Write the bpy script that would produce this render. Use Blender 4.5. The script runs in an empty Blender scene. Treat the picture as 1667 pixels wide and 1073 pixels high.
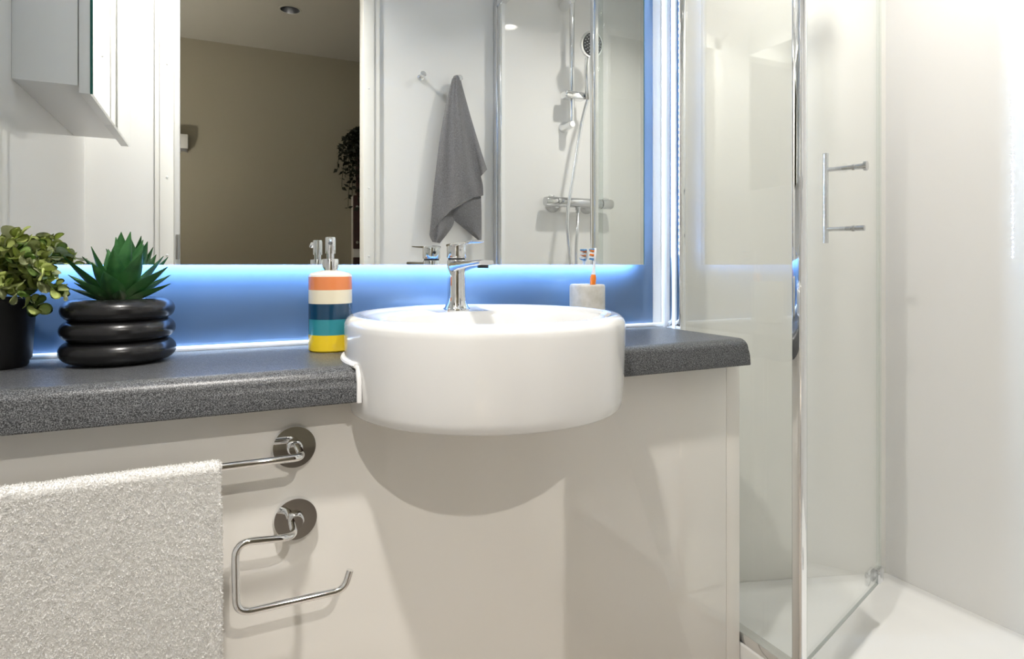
import bpy, bmesh, math, random
from mathutils import Vector, Matrix
random.seed(7)
R = math.radians
scene = bpy.context.scene
C = scene.collection

# ------------------------------------------------------------------ camera
F = 1009.0; CX = 833.5; HY = 431.0; YAW = R(25.6); CAMZ = 1.0
cd = bpy.data.cameras.new('camera'); cam = bpy.data.objects.new('camera', cd); C.objects.link(cam)
cd.sensor_fit = 'HORIZONTAL'; cd.sensor_width = 36; cd.lens = 36 * F / 1667
cd.shift_y = -(536.5 - HY) / 1667; cd.clip_start = .01
cam.location = (0, 0, CAMZ); cam.rotation_euler = (R(90), 0, -YAW)
scene.camera = cam

# ------------------------------------------------------------------ world, exposure
w = bpy.data.worlds.new('world'); scene.world = w; w.use_nodes = True
w.node_tree.nodes['Background'].inputs[0].default_value = (.9, .88, .85, 1)
w.node_tree.nodes['Background'].inputs[1].default_value = .05
vs = scene.view_settings
vs.view_transform = 'Standard'; vs.look = 'None'; vs.gamma = 1; vs.use_curve_mapping = False
vs.exposure = 0.02

POWER_ROOM = 13.5; POWER_SHOWER = 6.6; POWER_HALL = 66.0; LED = 72.0; POWER_HALL_FILL = 185

# ------------------------------------------------------------------ key dimensions (metres; camera stands in the doorway)
D = 1.1915           # mirror wall
DM = 1.16            # mirror glass front
YF = .124            # inner face of the wall with the door
XL = -.347           # left wall
XR = 1.674           # shower side wall
ZC = 2.2             # ceiling
ZT = .8544           # worktop
XS = .985            # shower screen line
PY = .94             # vanity front panel
BX, BY, BR = .4058, .9467, .228   # basin

def ray(u, v):
    xc = (u - CX) / F; zc = (HY - v) / F
    return Vector((math.sin(YAW) + xc * math.cos(YAW), math.cos(YAW) - xc * math.sin(YAW), zc))
def UY(u, v, Y):
    d = ray(u, v); s = Y / d.y; return Vector((d.x * s, Y, CAMZ + d.z * s))
def UZ(u, v, Z):
    d = ray(u, v); s = (Z - CAMZ) / d.z; return Vector((d.x * s, d.y * s, Z))
def MU(u, v, Y):                      # a point seen in the wall mirror, at real depth Y
    p = UY(u, v, 2 * DM - Y); return Vector((p.x, Y, p.z))

# ------------------------------------------------------------------ materials
def mat(name, col, rough=.5, metal=0, spec=.5, coat=0, trans=0, ior=1.45, emit=None, estr=0, sheen=0, sss=0):
    m = bpy.data.materials.new(name); m.use_nodes = True
    b = m.node_tree.nodes['Principled BSDF']
    b.inputs['Base Color'].default_value = (*col, 1); b.inputs['Roughness'].default_value = rough
    b.inputs['Metallic'].default_value = metal; b.inputs['Specular IOR Level'].default_value = spec
    b.inputs['Coat Weight'].default_value = coat; b.inputs['Coat Roughness'].default_value = .02
    b.inputs['Transmission Weight'].default_value = trans; b.inputs['IOR'].default_value = ior
    b.inputs['Sheen Weight'].default_value = sheen
    if emit: b.inputs['Emission Color'].default_value = (*emit, 1); b.inputs['Emission Strength'].default_value = estr
    return m
def N(m, t, **k):
    n = m.node_tree.nodes.new(t)
    for a, b in k.items():
        if a in n.inputs: n.inputs[a].default_value = b
        else: setattr(n, a, b)
    return n
def bsdf(m): return m.node_tree.nodes['Principled BSDF']
def coords(m): return N(m, 'ShaderNodeTexCoord').outputs['Object']
def bump(m, scale, strength, dist=.001, detail=4, kind='ShaderNodeTexNoise'):
    n = N(m, kind); n.inputs['Scale'].default_value = scale
    if 'Detail' in n.inputs: n.inputs['Detail'].default_value = detail
    m.node_tree.links.new(coords(m), n.inputs['Vector'])
    b = N(m, 'ShaderNodeBump'); b.inputs['Strength'].default_value = strength; b.inputs['Distance'].default_value = dist
    m.node_tree.links.new(n.outputs[0], b.inputs['Height']); m.node_tree.links.new(b.outputs[0], bsdf(m).inputs['Normal'])
def vary(m, scale, c1, c2, lo=.35, hi=.65, detail=4):
    n = N(m, 'ShaderNodeTexNoise'); n.inputs['Scale'].default_value = scale; n.inputs['Detail'].default_value = detail
    m.node_tree.links.new(coords(m), n.inputs['Vector'])
    r = N(m, 'ShaderNodeValToRGB'); r.color_ramp.elements[0].position = lo; r.color_ramp.elements[1].position = hi
    r.color_ramp.elements[0].color = (*c1, 1); r.color_ramp.elements[1].color = (*c2, 1)
    m.node_tree.links.new(n.outputs[0], r.inputs[0]); m.node_tree.links.new(r.outputs[0], bsdf(m).inputs['Base Color'])
    return r

M = {}
M['wall'] = mat('glossy_white_wall', (.80, .795, .775), .28, spec=.3, coat=.7); bump(M['wall'], 2.2, .05, .02, 1)
M['shower_wall'] = mat('glossy_cream_wall', (.78, .77, .725), .06, coat=.4); bump(M['shower_wall'], 1.6, .05, .02, 1)
M['vanity'] = mat('vanity_gloss', (.85, .825, .775), .05, coat=.6); bump(M['vanity'], 1.5, .02, .02, 1)
M['ceiling'] = mat('ceiling_white', (.82, .82, .80), .6)
M['floor'] = mat('floor_vinyl', (.46, .41, .36), .35); vary(M['floor'], 60, (.42, .37, .32), (.50, .45, .40))
M['counter'] = mat('speckled_laminate', (.1, .1, .1), .33)
def speck(m):
    n = N(m, 'ShaderNodeTexNoise'); n.inputs['Scale'].default_value = 760; n.inputs['Detail'].default_value = 2
    m.node_tree.links.new(coords(m), n.inputs['Vector'])
    r = N(m, 'ShaderNodeValToRGB'); e = r.color_ramp.elements
    e[0].position = .36; e[0].color = (.012, .013, .015, 1); e[1].position = .66; e[1].color = (.215, .222, .228, 1)
    x = e.new(.5); x.color = (.075, .078, .083, 1)
    m.node_tree.links.new(n.outputs[0], r.inputs[0]); m.node_tree.links.new(r.outputs[0], bsdf(m).inputs['Base Color'])
    b = N(m, 'ShaderNodeBump'); b.inputs['Strength'].default_value = .25; b.inputs['Distance'].default_value = .0006
    m.node_tree.links.new(n.outputs[0], b.inputs['Height']); m.node_tree.links.new(b.outputs[0], bsdf(m).inputs['Normal'])
speck(M['counter'])
M['blue'] = mat('blue_splashback', (.105, .18, .31), .22, coat=.15); bump(M['blue'], 900, .04, .0004, 2)
M['ceramic'] = mat('white_ceramic', (.77, .77, .76), .06, coat=.5)
M['chrome'] = mat('chrome', (.86, .87, .88), .04, 1)
M['satin'] = mat('satin_aluminium', (.80, .81, .83), .16, 1)
M['steel'] = mat('brushed_steel', (.45, .44, .42), .35, 1)
M['mirror'] = mat('mirror_silver', (.90, .92, .91), .0, 1)
M['mirror_edge'] = mat('mirror_edge_green', (.02, .12, .10), .1)
M['white_lacquer'] = mat('white_lacquer', (.80, .80, .80), .3)
M['sealant'] = mat('white_sealant', (.85, .85, .85), .4)
M['white_plastic'] = mat('white_plastic', (.8, .8, .79), .35)
M['frame'] = mat('door_frame_paint', (.78, .77, .73), .35)
M['satin_paint'] = mat('grey_satin_paint', (.55, .55, .54), .35)
M['nickel'] = mat('polished_nickel', (.62, .63, .64), .07, 1)
M['hallwall'] = mat('hall_wall_beige', (.36, .335, .265), .8); bump(M['hallwall'], 300, .1, .001)
M['hallceil'] = mat('hall_ceiling', (.31, .30, .265), .8)
M['hallfloor'] = mat('hall_carpet', (.22, .19, .16), .95)
M['tray'] = mat('shower_tray_acrylic', (.85, .85, .83), .12, coat=.3)
M['led'] = mat('led_emitter', (1, 1, 1), .5, emit=(.50, .70, 1.0), estr=LED * 10)
M['lens'] = mat('downlight_lens', (1, 1, 1), .5, emit=(1, .93, .82), estr=18)
M['black'] = mat('matt_black_pot', (.012, .012, .013), .27, coat=.2)
M['plastic_black'] = mat('black_plastic', (.013, .013, .014), .45)
M['soil'] = mat('soil', (.03, .022, .016), .95)
M['pebble'] = mat('pebble', (.42, .33, .30), .8); vary(M['pebble'], 200, (.25, .2, .18), (.6, .5, .47))
M['agave'] = mat('agave_leaf', (.03, .13, .035), .38); vary(M['agave'], 35, (.022, .10, .03), (.06, .20, .055))
M['leaf'] = mat('leaf_green', (.25, .33, .08), .5); vary(M['leaf'], 30, (.36, .44, .10), (.58, .64, .24))
M['leaf2'] = mat('leaf_deep', (.10, .19, .05), .5); vary(M['leaf2'], 30, (.12, .22, .05), (.26, .36, .10))
M['leaf3'] = mat('leaf_pale', (.42, .46, .26), .5); vary(M['leaf3'], 30, (.48, .54, .26), (.66, .68, .44))
M['stem'] = mat('stem', (.14, .17, .06), .6)
M['darkleaf'] = mat('dark_leaf', (.010, .016, .009), .6)
M['maroon'] = mat('maroon_board', (.045, .012, .012), .45)
for nm, c in (('orange', (.74, .24, .085)), ('cream', (.78, .72, .55)), ('navy', (.006, .045, .10)), ('teal', (.03, .25, .30)), ('yellow', (.84, .60, .02)), ('glaze', (.82, .80, .72))):
    M[nm] = mat('glaze_' + nm, c, .10, coat=.4)
M['stone'] = mat('tumbler_stone', (.72, .70, .64), .45); bump(M['stone'], 120, .1, .001); vary(M['stone'], 70, (.54, .52, .46), (.64, .62, .57))
M['brush_orange'] = mat('brush_orange', (.85, .22, .02), .3)
M['brush_white'] = mat('brush_white', (.82, .84, .86), .25)
M['bristle_blue'] = mat('bristle_blue', (.12, .32, .60), .5)
M['bristle_white'] = mat('bristle_white', (.8, .85, .9), .5)
M['terry_white'] = mat('terry_white', (.93, .925, .91), .95, sheen=.3); bump(M['terry_white'], 600, .5, .002, 3)
M['tuft'] = mat('terry_tuft', (.95, .945, .93), .95, sheen=.2)
nt = M['tuft'].node_tree; tr = nt.nodes.new('ShaderNodeBsdfTranslucent'); tr.inputs[0].default_value = (.97, .965, .95, 1); mx = nt.nodes.new('ShaderNodeMixShader'); mx.inputs[0].default_value = .5
nt.links.new(bsdf(M['tuft']).outputs[0], mx.inputs[1]); nt.links.new(tr.outputs[0], mx.inputs[2]); nt.links.new(mx.outputs[0], nt.nodes['Material Output'].inputs[0])
M['terry_grey'] = mat('terry_grey', (.20, .195, .20), .95, sheen=.35); bump(M['terry_grey'], 500, .8, .003, 3); vary(M['terry_grey'], 420, (.13, .127, .13), (.25, .245, .255))
M['nozzle'] = mat('nozzle_face', (.03, .032, .035), .4)
M['nozdot'] = mat('nozzle_dot', (.45, .46, .47), .5)
# clear glass: thin sheet, lets light and shadow through, reflects by Fresnel
def glassmat(name, tint):
    m = bpy.data.materials.new(name); m.use_nodes = True; nt = m.node_tree; nt.nodes.clear()
    o = nt.nodes.new('ShaderNodeOutputMaterial'); mx = nt.nodes.new('ShaderNodeMixShader')
    t = nt.nodes.new('ShaderNodeBsdfTransparent'); t.inputs[0].default_value = (*tint, 1)
    g = nt.nodes.new('ShaderNodeBsdfGlossy'); g.inputs['Roughness'].default_value = 0; g.inputs[0].default_value = (1, 1, 1, 1)
    f = nt.nodes.new('ShaderNodeFresnel'); ge = nt.nodes.new('ShaderNodeNewGeometry'); mr = nt.nodes.new('ShaderNodeMapRange')
    mr.inputs['To Min'].default_value = 1.45; mr.inputs['To Max'].default_value = 1 / 1.45     # same index on both faces of the sheet
    nt.links.new(ge.outputs['Backfacing'], mr.inputs['Value']); nt.links.new(mr.outputs[0], f.inputs[0])
    nt.links.new(f.outputs[0], mx.inputs[0]); nt.links.new(t.outputs[0], mx.inputs[1]); nt.links.new(g.outputs[0], mx.inputs[2])
    nt.links.new(mx.outputs[0], o.inputs[0]); return m
M['glass'] = glassmat('clear_glass', (.975, .985, .98))
M['seal'] = glassmat('clear_seal', (.90, .93, .915))
M['glass_edge'] = mat('glass_edge', (.38, .42, .40), .15)

# ------------------------------------------------------------------ mesh helpers
def bx(bm, lo, hi, bev=0, seg=2, rot=None):
    r = bmesh.ops.create_cube(bm, size=1)
    vsx = r['verts']
    for v in vsx:
        v.co = Vector([lo[i] + (v.co[i] + .5) * (hi[i] - lo[i]) for i in range(3)])
    if bev:
        es = list({e for v in vsx for e in v.link_edges})
        bmesh.ops.bevel(bm, geom=es, offset=bev, segments=seg, affect='EDGES', profile=.5)
    return bm
def box(lo, hi, bev=0, seg=2):
    return bx(bmesh.new(), lo, hi, bev, seg)
def frame_from(d):
    d = d.normalized(); a = Vector((0, 0, 1)) if abs(d.z) < .9 else Vector((1, 0, 0))
    x = d.cross(a).normalized(); return x, x.cross(d).normalized()
def tube(bm, pts, rad, n=16, caps=True):
    pts = [Vector(p) for p in pts]
    rads = rad if isinstance(rad, (list, tuple)) else [rad] * len(pts)
    rings = []; x = None
    for i, p in enumerate(pts):
        d = (pts[min(i + 1, len(pts) - 1)] - pts[max(i - 1, 0)]).normalized()
        if x is None: x, y = frame_from(d)
        else:
            x = (x - d * x.dot(d)).normalized(); y = x.cross(d).normalized()
        rings.append([bm.verts.new(p + (x * math.cos(2 * math.pi * k / n) + y * math.sin(2 * math.pi * k / n)) * rads[i]) for k in range(n)])
    for a, b in zip(rings, rings[1:]):
        for k in range(n): bm.faces.new((a[k], a[(k + 1) % n], b[(k + 1) % n], b[k]))
    if caps: bm.faces.new(rings[0][::-1]); bm.faces.new(rings[-1])
    return bm
def smooth_path(pts, r, n=6):
    pts = [Vector(p) for p in pts]; out = [pts[0]]
    for a, b, c in zip(pts, pts[1:], pts[2:]):
        d1 = (a - b); d2 = (c - b); q = min(r, d1.length * .49, d2.length * .49)
        p, s = b + d1.normalized() * q, b + d2.normalized() * q
        for i in range(n + 1):
            t = i / n; out.append(p * (1 - t) ** 2 + b * 2 * t * (1 - t) + s * t * t)
    out.append(pts[-1]); return out
def bez(p0, p1, p2, p3, n=20):
    return [p0 * (1 - t) ** 3 + p1 * 3 * t * (1 - t) ** 2 + p2 * 3 * t * t * (1 - t) + p3 * t ** 3 for t in [i / n for i in range(n + 1)]]
def lathe(prof, n=48, loc=(0, 0, 0), axis=None, bm=None):
    bm = bm or bmesh.new(); rings = []
    loc = Vector(loc)
    if axis is not None:
        ax = Vector(axis).normalized(); ex, ey = frame_from(ax)
    else: ax, ex, ey = Vector((0, 0, 1)), Vector((1, 0, 0)), Vector((0, 1, 0))
    for r, z in prof:
        if r < 1e-6: rings.append([bm.verts.new(loc + ax * z)])
        else: rings.append([bm.verts.new(loc + ax * z + (ex * math.cos(2 * math.pi * k / n) + ey * math.sin(2 * math.pi * k / n)) * r) for k in range(n)])
    for a, b in zip(rings, rings[1:]):
        if len(a) == 1 and len(b) == 1: continue
        for k in range(n):
            if len(a) == 1: bm.faces.new((a[0], b[(k + 1) % n], b[k]))
            elif len(b) == 1: bm.faces.new((a[k], a[(k + 1) % n], b[0]))
            else: bm.faces.new((a[k], a[(k + 1) % n], b[(k + 1) % n], b[k]))
    return bm
def disc_prof(r, h, b):      # closed bevelled disc profile
    return [(0, 0), (r - b * .3, 0), (r, b * .3), (r, h - b), (r - b * .3, h - b * .3), (r - b, h), (0, h)]
def base_of(p):
    return Vector(p.get('base', (0, 0, 0))) if p else Vector((0, 0, 0))
def obj(name, bm, m, parent=None, label=None, smooth=40, fix=True):
    if fix: bmesh.ops.recalc_face_normals(bm, faces=bm.faces)
    me = bpy.data.meshes.new(name); bm.to_mesh(me); bm.free()
    return objm(name, me, m, parent, label, smooth)
def objm(name, me, m, parent=None, label=None, smooth=40):
    if smooth:
        for p in me.polygons: p.use_smooth = True
        me.set_sharp_from_angle(angle=R(smooth))
    if m: me.materials.append(M[m])
    o = bpy.data.objects.new(name, me); C.objects.link(o)
    if parent:
        b = BASE.get(parent.name, Vector((0, 0, 0))); me.transform(Matrix.Translation(-b)); o.parent = parent; BASE[o.name] = b
    if label: o['label'] = label
    return o
BASE = {}
def thing(name, label, cat, loc, group=None):
    o = bpy.data.objects.new(name, None); C.objects.link(o); o.empty_display_size = .05
    o.location = loc; BASE[o.name] = Vector(loc); tag(o, label, cat, group); return o
def tag(o, label, cat, group=None, kind=None):
    o['label'] = label; o['category'] = cat
    if group: o['group'] = group
    if kind: o['kind'] = kind
    return o
def struct(name, bm, m, label=None, smooth=40):
    o = obj(name, bm, m, None, label, smooth); o['kind'] = 'structure'; return o
def cut(o, bm):              # exact boolean difference, baked
    me = bpy.data.meshes.new('cutter'); bmesh.ops.recalc_face_normals(bm, faces=bm.faces); bm.to_mesh(me); bm.free()
    c = bpy.data.objects.new('cutter', me); C.objects.link(c)
    c.location = o.matrix_world.translation * 0
    md = o.modifiers.new('cut', 'BOOLEAN'); md.operation = 'DIFFERENCE'; md.solver = 'EXACT'; md.object = c
    bpy.context.view_layer.update()
    dg = bpy.context.evaluated_depsgraph_get()
    new = bpy.data.meshes.new_from_object(o.evaluated_get(dg)); o.modifiers.clear()
    o.data = new; bpy.data.objects.remove(c)
    for p in new.polygons: p.use_smooth = True
    new.set_sharp_from_angle(angle=R(30))

# ------------------------------------------------------------------ the room shell
DX0, DX1, DZ = -.117, .470, 2.0         # door opening
HY1 = -1.69                              # hall far wall
struct('floor', box((XL - .1, YF - .05, -.05), (XR + .1, 1.45, 0)), 'floor', 'greyish brown vinyl bathroom floor')
b = box((XL - .1, YF - .05, ZC), (XR + .1, 1.45, ZC + .08)); struct('ceiling', b, 'ceiling', 'white bathroom ceiling')
struct('wall_left', box((XL - .1, YF - .05, 0), (XL, 1.45, ZC)), 'wall', 'glossy white side wall carrying the mirrored cabinet')
struct('wall_back', box((XL, D, 0), (XS + .022, 1.45, ZC)), 'wall', 'glossy white wall behind the mirror and worktop')
struct('wall_right', box((XR, YF - .05, 0), (XR + .1, 1.45, ZC)), 'wall', 'glossy white wall on the far side of the shower')
b = bmesh.new()                         # the angled shower wall
p0, p1 = Vector((XS + .01, 1.326)), Vector((XR + .02, 1.093)); n2 = Vector((.318, .948)) * .06
q = [(p0.x, p0.y), (p1.x, p1.y), (p1.x + n2.x, p1.y + n2.y), (p0.x + n2.x, p0.y + n2.y)]
lo = [b.verts.new((x, y, .0)) for x, y in q]; hi = [b.verts.new((x, y, ZC)) for x, y in q]
b.faces.new(lo[::-1]); b.faces.new(hi)
for i in range(4): b.faces.new((lo[i], lo[(i + 1) % 4], hi[(i + 1) % 4], hi[i]))
struct('wall_shower', b, 'shower_wall', 'glossy cream wall at the end of the shower')
b = bmesh.new()
bx(b, (XL, YF - .05, 0), (DX0 - .001, YF, ZC)); bx(b, (DX1 + .001, YF - .05, 0), (XR, YF, ZC)); bx(b, (DX0 - .001, YF - .05, DZ), (DX1 + .001, YF, ZC))
struct('wall_front', b, 'wall', 'glossy white wall with the door opening')
# hall beyond the door
struct('wall_hall', box((-1.6, HY1 - .1, 0), (2.2, HY1, 2.3)), 'hallwall', 'beige painted wall of the dim room beyond the door')
struct('wall_hall_left', box((-1.7, HY1 - .1, 0), (-1.6, YF - .05, 2.3)), 'hallwall', 'beige side wall of the dim room')
struct('wall_hall_right', box((2.2, HY1 - .1, 0), (2.3, YF - .05, 2.3)), 'hallwall', 'beige end wall of the dim room')
hall_ceiling = struct('ceiling_hall', box((-1.7, HY1 - .1, 2.3), (2.3, YF - .05, 2.46)), 'hallceil', 'pale ceiling of the dim room')
struct('floor_hall', box((-1.7, HY1 - .1, -.05), (2.3, YF - .05, 0)), 'hallfloor', 'dark carpet of the dim room')
b = bmesh.new()
bx(b, (-1.6, YF - .08, 0), (DX0 - .04, YF - .05, 2.3)); bx(b, (DX1 + .04, YF - .08, 0), (2.2, YF - .05, 2.3)); bx(b, (DX0 - .04, YF - .08, DZ + .04), (DX1 + .04, YF - .05, 2.3))
struct('wall_hall_door', b, 'hallwall', 'room side of the door wall')
# door frame with hinges
door = struct('door_1', box((DX0 - .002, YF - .0505, 0), (DX0 + .001, YF + .004, DZ), .001), 'frame', 'white painted door frame')
obj('jamb', box((DX1 - .001, YF - .0505, 0), (DX1 + .002, YF + .004, DZ), .001), 'frame', door)
obj('hinge_stile', box((DX0 - .001, YF - .075, 0), (DX0 + .016, YF - .040, DZ), .002), 'satin_paint', door)
obj('head', box((DX0, YF - .0505, DZ - .001), (DX1, YF + .004, DZ + .002), .001), 'frame', door)
for x0, x1 in ((DX0 - .05, DX0 + .0015), (DX1 - .0015, DX1 + .058)):
    a = box((x0, YF, 0), (x1, YF + .010, DZ + .055), .003)
    o = obj('architrave', a, 'frame', door)
    in0 = x1 - .038 if x0 < 0 else x0
    obj('bead', box((in0, YF + .010, 0), (in0 + .038, YF + .015, DZ), .002), 'frame', o)
obj('architrave', box((DX0 - .055, YF, DZ), (DX1 + .07, YF + .010, DZ + .055), .003), 'frame', door)
for z in (1.018, 1.875, .25):
    a = box((DX0 + .004, YF - .041, z), (DX0 + .013, YF - .038, z + .078), .001)
    tube(a, [(DX0 + .0115, YF - .037, z), (DX0 + .0115, YF - .037, z + .078)], .0045, 10)
    obj('hinge', a, 'steel', door)
for x in (DX0 - .016, DX1 + .017):
    for z in (1.03, 1.27, 1.62):
        obj('screw_cap', lathe([(0, 0), (.004, 0), (.003, .0015), (0, .002)], 10, (x, YF + .0148, z), (0, 1, 0)), 'white_plastic', door)

# ------------------------------------------------------------------ downlights
def downlight(x, y, zc, power, label, r=.042, col=(1, .955, .90)):
    t = thing('ceiling_downlight', label, 'ceiling light', (x, y, zc), 'recessed ceiling downlights')
    obj('trim_ring', lathe([(r, 0), (r, -.004), (r - .008, -.006), (r - .012, -.002), (r - .012, 0)], 32, (x, y, zc)), 'chrome', t)
    obj('lens', lathe([(0, -.001), (r - .012, -.001), (r - .012, 0), (0, 0)], 32, (x, y, zc)), 'lens', t)
    l = bpy.data.lights.new('downlight_lamp', 'AREA'); l.shape = 'DISK'; l.size = .075; l.spread = R(140); l.energy = power; l.color = col
    o = bpy.data.objects.new('downlight_lamp', l); C.objects.link(o); o.parent = t; o.location = (0, 0, -.008)
downlight(-.02, .42, ZC, POWER_ROOM, 'round recessed downlight above the basin')
downlight(1.335, .74, ZC, POWER_SHOWER, 'round recessed downlight above the shower tray')
# added hall spotlight, sunk deep in the ceiling, lighting the bathroom through the door
HL = Vector((.345, -1.02, 2.3))
t = thing('added_spotlight', 'added deep recessed spotlight in the ceiling of the room outside the door', 'spotlight', HL)
obj('can', lathe([(.0495, 0), (.0495, .085), (.02, .095), (0, .095), (0, .092), (.019, .092), (.0475, .083), (.0475, 0)], 40, HL), 'plastic_black', t)
obj('trim_ring', lathe([(.0475, 0), (.0475, -.0015), (.055, -.0015), (.056, 0)], 40, HL), 'hallceil', t)
cut(hall_ceiling, lathe([(0, -.1), (.0498, -.1), (.0498, .3), (0, .3)], 48, HL))
aim = (Vector((.40, .94, .62)) - HL).normalized(); lp = Vector((0, -.030, .048))
obj('bulb', lathe([(0, -.012), (.010, -.012), (.013, -.025), (.006, -.035), (0, -.035)], 24, HL + lp, aim), 'plastic_black', t)
l = bpy.data.lights.new('spot_lamp', 'SPOT'); l.energy = POWER_HALL; l.spot_size = R(75); l.spot_blend = .5; l.shadow_soft_size = .012; l.color = (1, .95, .88)
o = bpy.data.objects.new('spot_lamp', l); C.objects.link(o); o.parent = t; o.location = lp
o.rotation_euler = aim.to_track_quat('-Z', 'Y').to_euler()
l = bpy.data.lights.new('hall_fill_light', 'POINT'); l.energy = POWER_HALL_FILL; l.shadow_soft_size = .12; l.color = (1, .93, .82)
BL = Vector((-.95, -.95, .62))  # unseen lamp, added to brighten the room beyond the door
t = thing('added_fill_lamp', 'added unseen fill lamp with a white cone shade on the carpet', 'lamp', (BL.x, BL.y, 0))
obj('stand', lathe([(0, 0), (.09, 0), (.09, .02), (.012, .03), (.012, .47), (.03, .48), (0, .48)], 24, (BL.x, BL.y, 0)), 'plastic_black', t)
obj('lamp_shade', lathe([(.16, .46), (.10, .76), (.098, .76), (.158, .46)], 32, (BL.x, BL.y, 0)), 'white_plastic', t)
o = bpy.data.objects.new('hall_fill_light', l); C.objects.link(o); o.parent = t; o.location = (0, 0, .62)

# ------------------------------------------------------------------ splashback, mirror
o = obj('splashback', box((XL, D - .006, ZT), (.94, D, 2.1), .001), 'blue'); tag(o, 'glossy blue splashback panel lit from behind the mirror', 'splashback')
obj('sealant', box((XL, D - .016, ZT - .0005), (.965, D - .005, ZT + .008), .003), 'sealant', o, 'white sealant bead')
MX0, MX1, MZ0, MZ1 = -.330, .8935, CAMZ + .0, 1.95
t = thing('backlit_mirror', 'large rectangular backlit wall mirror above the worktop', 'mirror', (.28, D - .006, MZ0))
obj('mirror_glass', box((MX0, DM, MZ0), (MX1, DM + .005, MZ1)), 'mirror', t, smooth=0)
obj('bevel_line', box((MX1 - .0005, DM - .0002, MZ0), (MX1 + .0012, DM + .005, MZ1)), 'mirror_edge', t, smooth=0)
ins = .022
obj('back_box', box((MX0 + ins, DM + .005, MZ0 + ins), (MX1 - ins, D - .006, MZ1 - ins)), 'white_lacquer', t, smooth=0)
b = bmesh.new(); yl = DM + .0195; yb_ = DM + .0085; s = .0032
def led(c, nrm):
    x, y = frame_from(nrm); c = Vector(c); vv = [b.verts.new(c + x * i * s + y * j * s) for i, j in ((-1, -1), (1, -1), (1, 1), (-1, 1))]
    b.faces.new(vv)
k = 0; x = MX0 + ins + .01
while x < MX1 - ins:
    led((x, yb_, MZ0 + ins - .0025), Vector((0, 0, -1))); x += .0167
x = MX0 + ins + .01
while x < MX1 - ins:
    led((x, yb_, MZ1 - ins + .0025), Vector((0, 0, 1))); x += .0167
z = MZ0 + ins + .005
while z < MZ1 - ins:
    led((MX1 - ins + .0025, yl, z), Vector((1, 0, 0))); z += .0167
o = obj('led_chips', b, 'led', t, 'cool white LED chips', 0, fix=False); o['kind'] = 'stuff'
b = box((MX0 + ins, yb_ - .0034, MZ0 + ins - .002), (MX1 - ins, yb_ + .005, MZ0 + ins)); bx(b, (MX1 - ins, yl - .005, MZ0 + ins), (MX1 - ins + .002, yl + .005, MZ1 - ins))
obj('led_tape', b, 'white_plastic', t, smooth=0)

# ------------------------------------------------------------------ worktop and vanity
b = bmesh.new(); prof = []
zb = .8044; yf = .888
prof = [(D - .0005, ZT), (yf + .030, ZT)]
for i in range(1, 9):
    a = R(90) * i / 8; prof.append((yf + .006 + .024 * (1 - math.sin(a)), ZT - .018 * (1 - math.cos(a))))
prof += [(yf + .0015, ZT - .030), (yf, zb + .002), (yf + .001, zb), (D - .0005, zb)]
def endx(y): return .941
L_ = [b.verts.new((XL + .0005, y, z)) for y, z in prof]; R_ = [b.verts.new((endx(y), y, z)) for y, z in prof]
nn = len(prof)
for i in range(nn): b.faces.new((L_[i], L_[(i + 1) % nn], R_[(i + 1) % nn], R_[i]))
b.faces.new(L_[::-1]); b.faces.new(R_)
es = [e for e in b.edges if abs(e.verts[0].co.x - .941) < 1e-5 and abs(e.verts[1].co.x - .941) < 1e-5 and (e.verts[0].co.z > zb + .01 or e.verts[1].co.z > zb + .01)]
es = [e for e in es if not (e.verts[0].co.y > D - .01 and e.verts[1].co.y > D - .01)]
worktop = obj('worktop', b, 'counter'); tag(worktop, 'speckled dark grey laminate worktop with a rounded front edge', 'worktop')
cut(worktop, lathe([(0, .5), (BR + .0005, .5), (BR + .0005, 1.2), (0, 1.2)], 128, (BX, BY, 0)))
t = thing('vanity_unit', 'glossy warm white vanity unit beneath the grey worktop', 'vanity', (.3, 1.05, 0))
fp = obj('front_panel', box((XL + .0005, PY, .0005), (.9295, PY + .018, zb), .0015), 'vanity', t)
obj('end_post', box((.9305, PY + .001, .0005), (.968, PY + .04, zb), .003), 'vanity', t)
obj('side_panel', box((.95, PY + .04, .0005), (.968, D - .001, zb)), 'vanity', t)
obj('end_infill', box((.9415, PY + .03, zb), (.968, D - .001, ZT - .004), .001), 'white_lacquer', t)
for xa_, xb_ in ((XL + .001, BX - .2265), (BX + .2265, .96)):
    obj('sealant', tube(bmesh.new(), [(xa_, PY + .0005, zb - .001), (xb_, PY + .0005, zb - .001)], .0025, 8), 'sealant', t)
cut_base = BASE[fp.name]
cm = lathe([(0, .774), (.216, .774), (.2225, .791), (.2250, .8044), (.2250, 1.2), (0, 1.2)], 128, (BX - cut_base.x, BY - cut_base.y, 0))
par = fp.parent; fp.parent = None; cut(fp, cm); fp.parent = par

# ------------------------------------------------------------------ basin
ZR = .9215; ZB = .775
t = thing('wash_basin', 'round white ceramic semi-recessed wash basin', 'basin', (BX, BY, ZB))
b = bmesh.new(); n = 96; rings = []
def ring(fx, z): rings.append([b.verts.new((BX + fx(2 * math.pi * k / n)[0], BY + fx(2 * math.pi * k / n)[1], z)) for k in range(n)])
def circ(r): return lambda a: (r * math.cos(a), r * math.sin(a))
def ell(rx, ry, oy): return lambda a: (rx * math.cos(a), oy + ry * math.sin(a))
for r, z in ((.150, ZB + .004), (.200, ZB + .001), (.2155, ZB), (.2195, ZB + .001), (.2217, ZB + .004), (.2235, ZB + .016), (.2255, ZB + .04), (.2275, ZB + .09), (.228, ZR - .020)): ring(circ(r), z)
for i in range(1, 8):
    a = R(90) * i / 7; ring(circ(.228 - .017 * (1 - math.cos(a))), ZR - .017 + .017 * math.sin(a))
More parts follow.
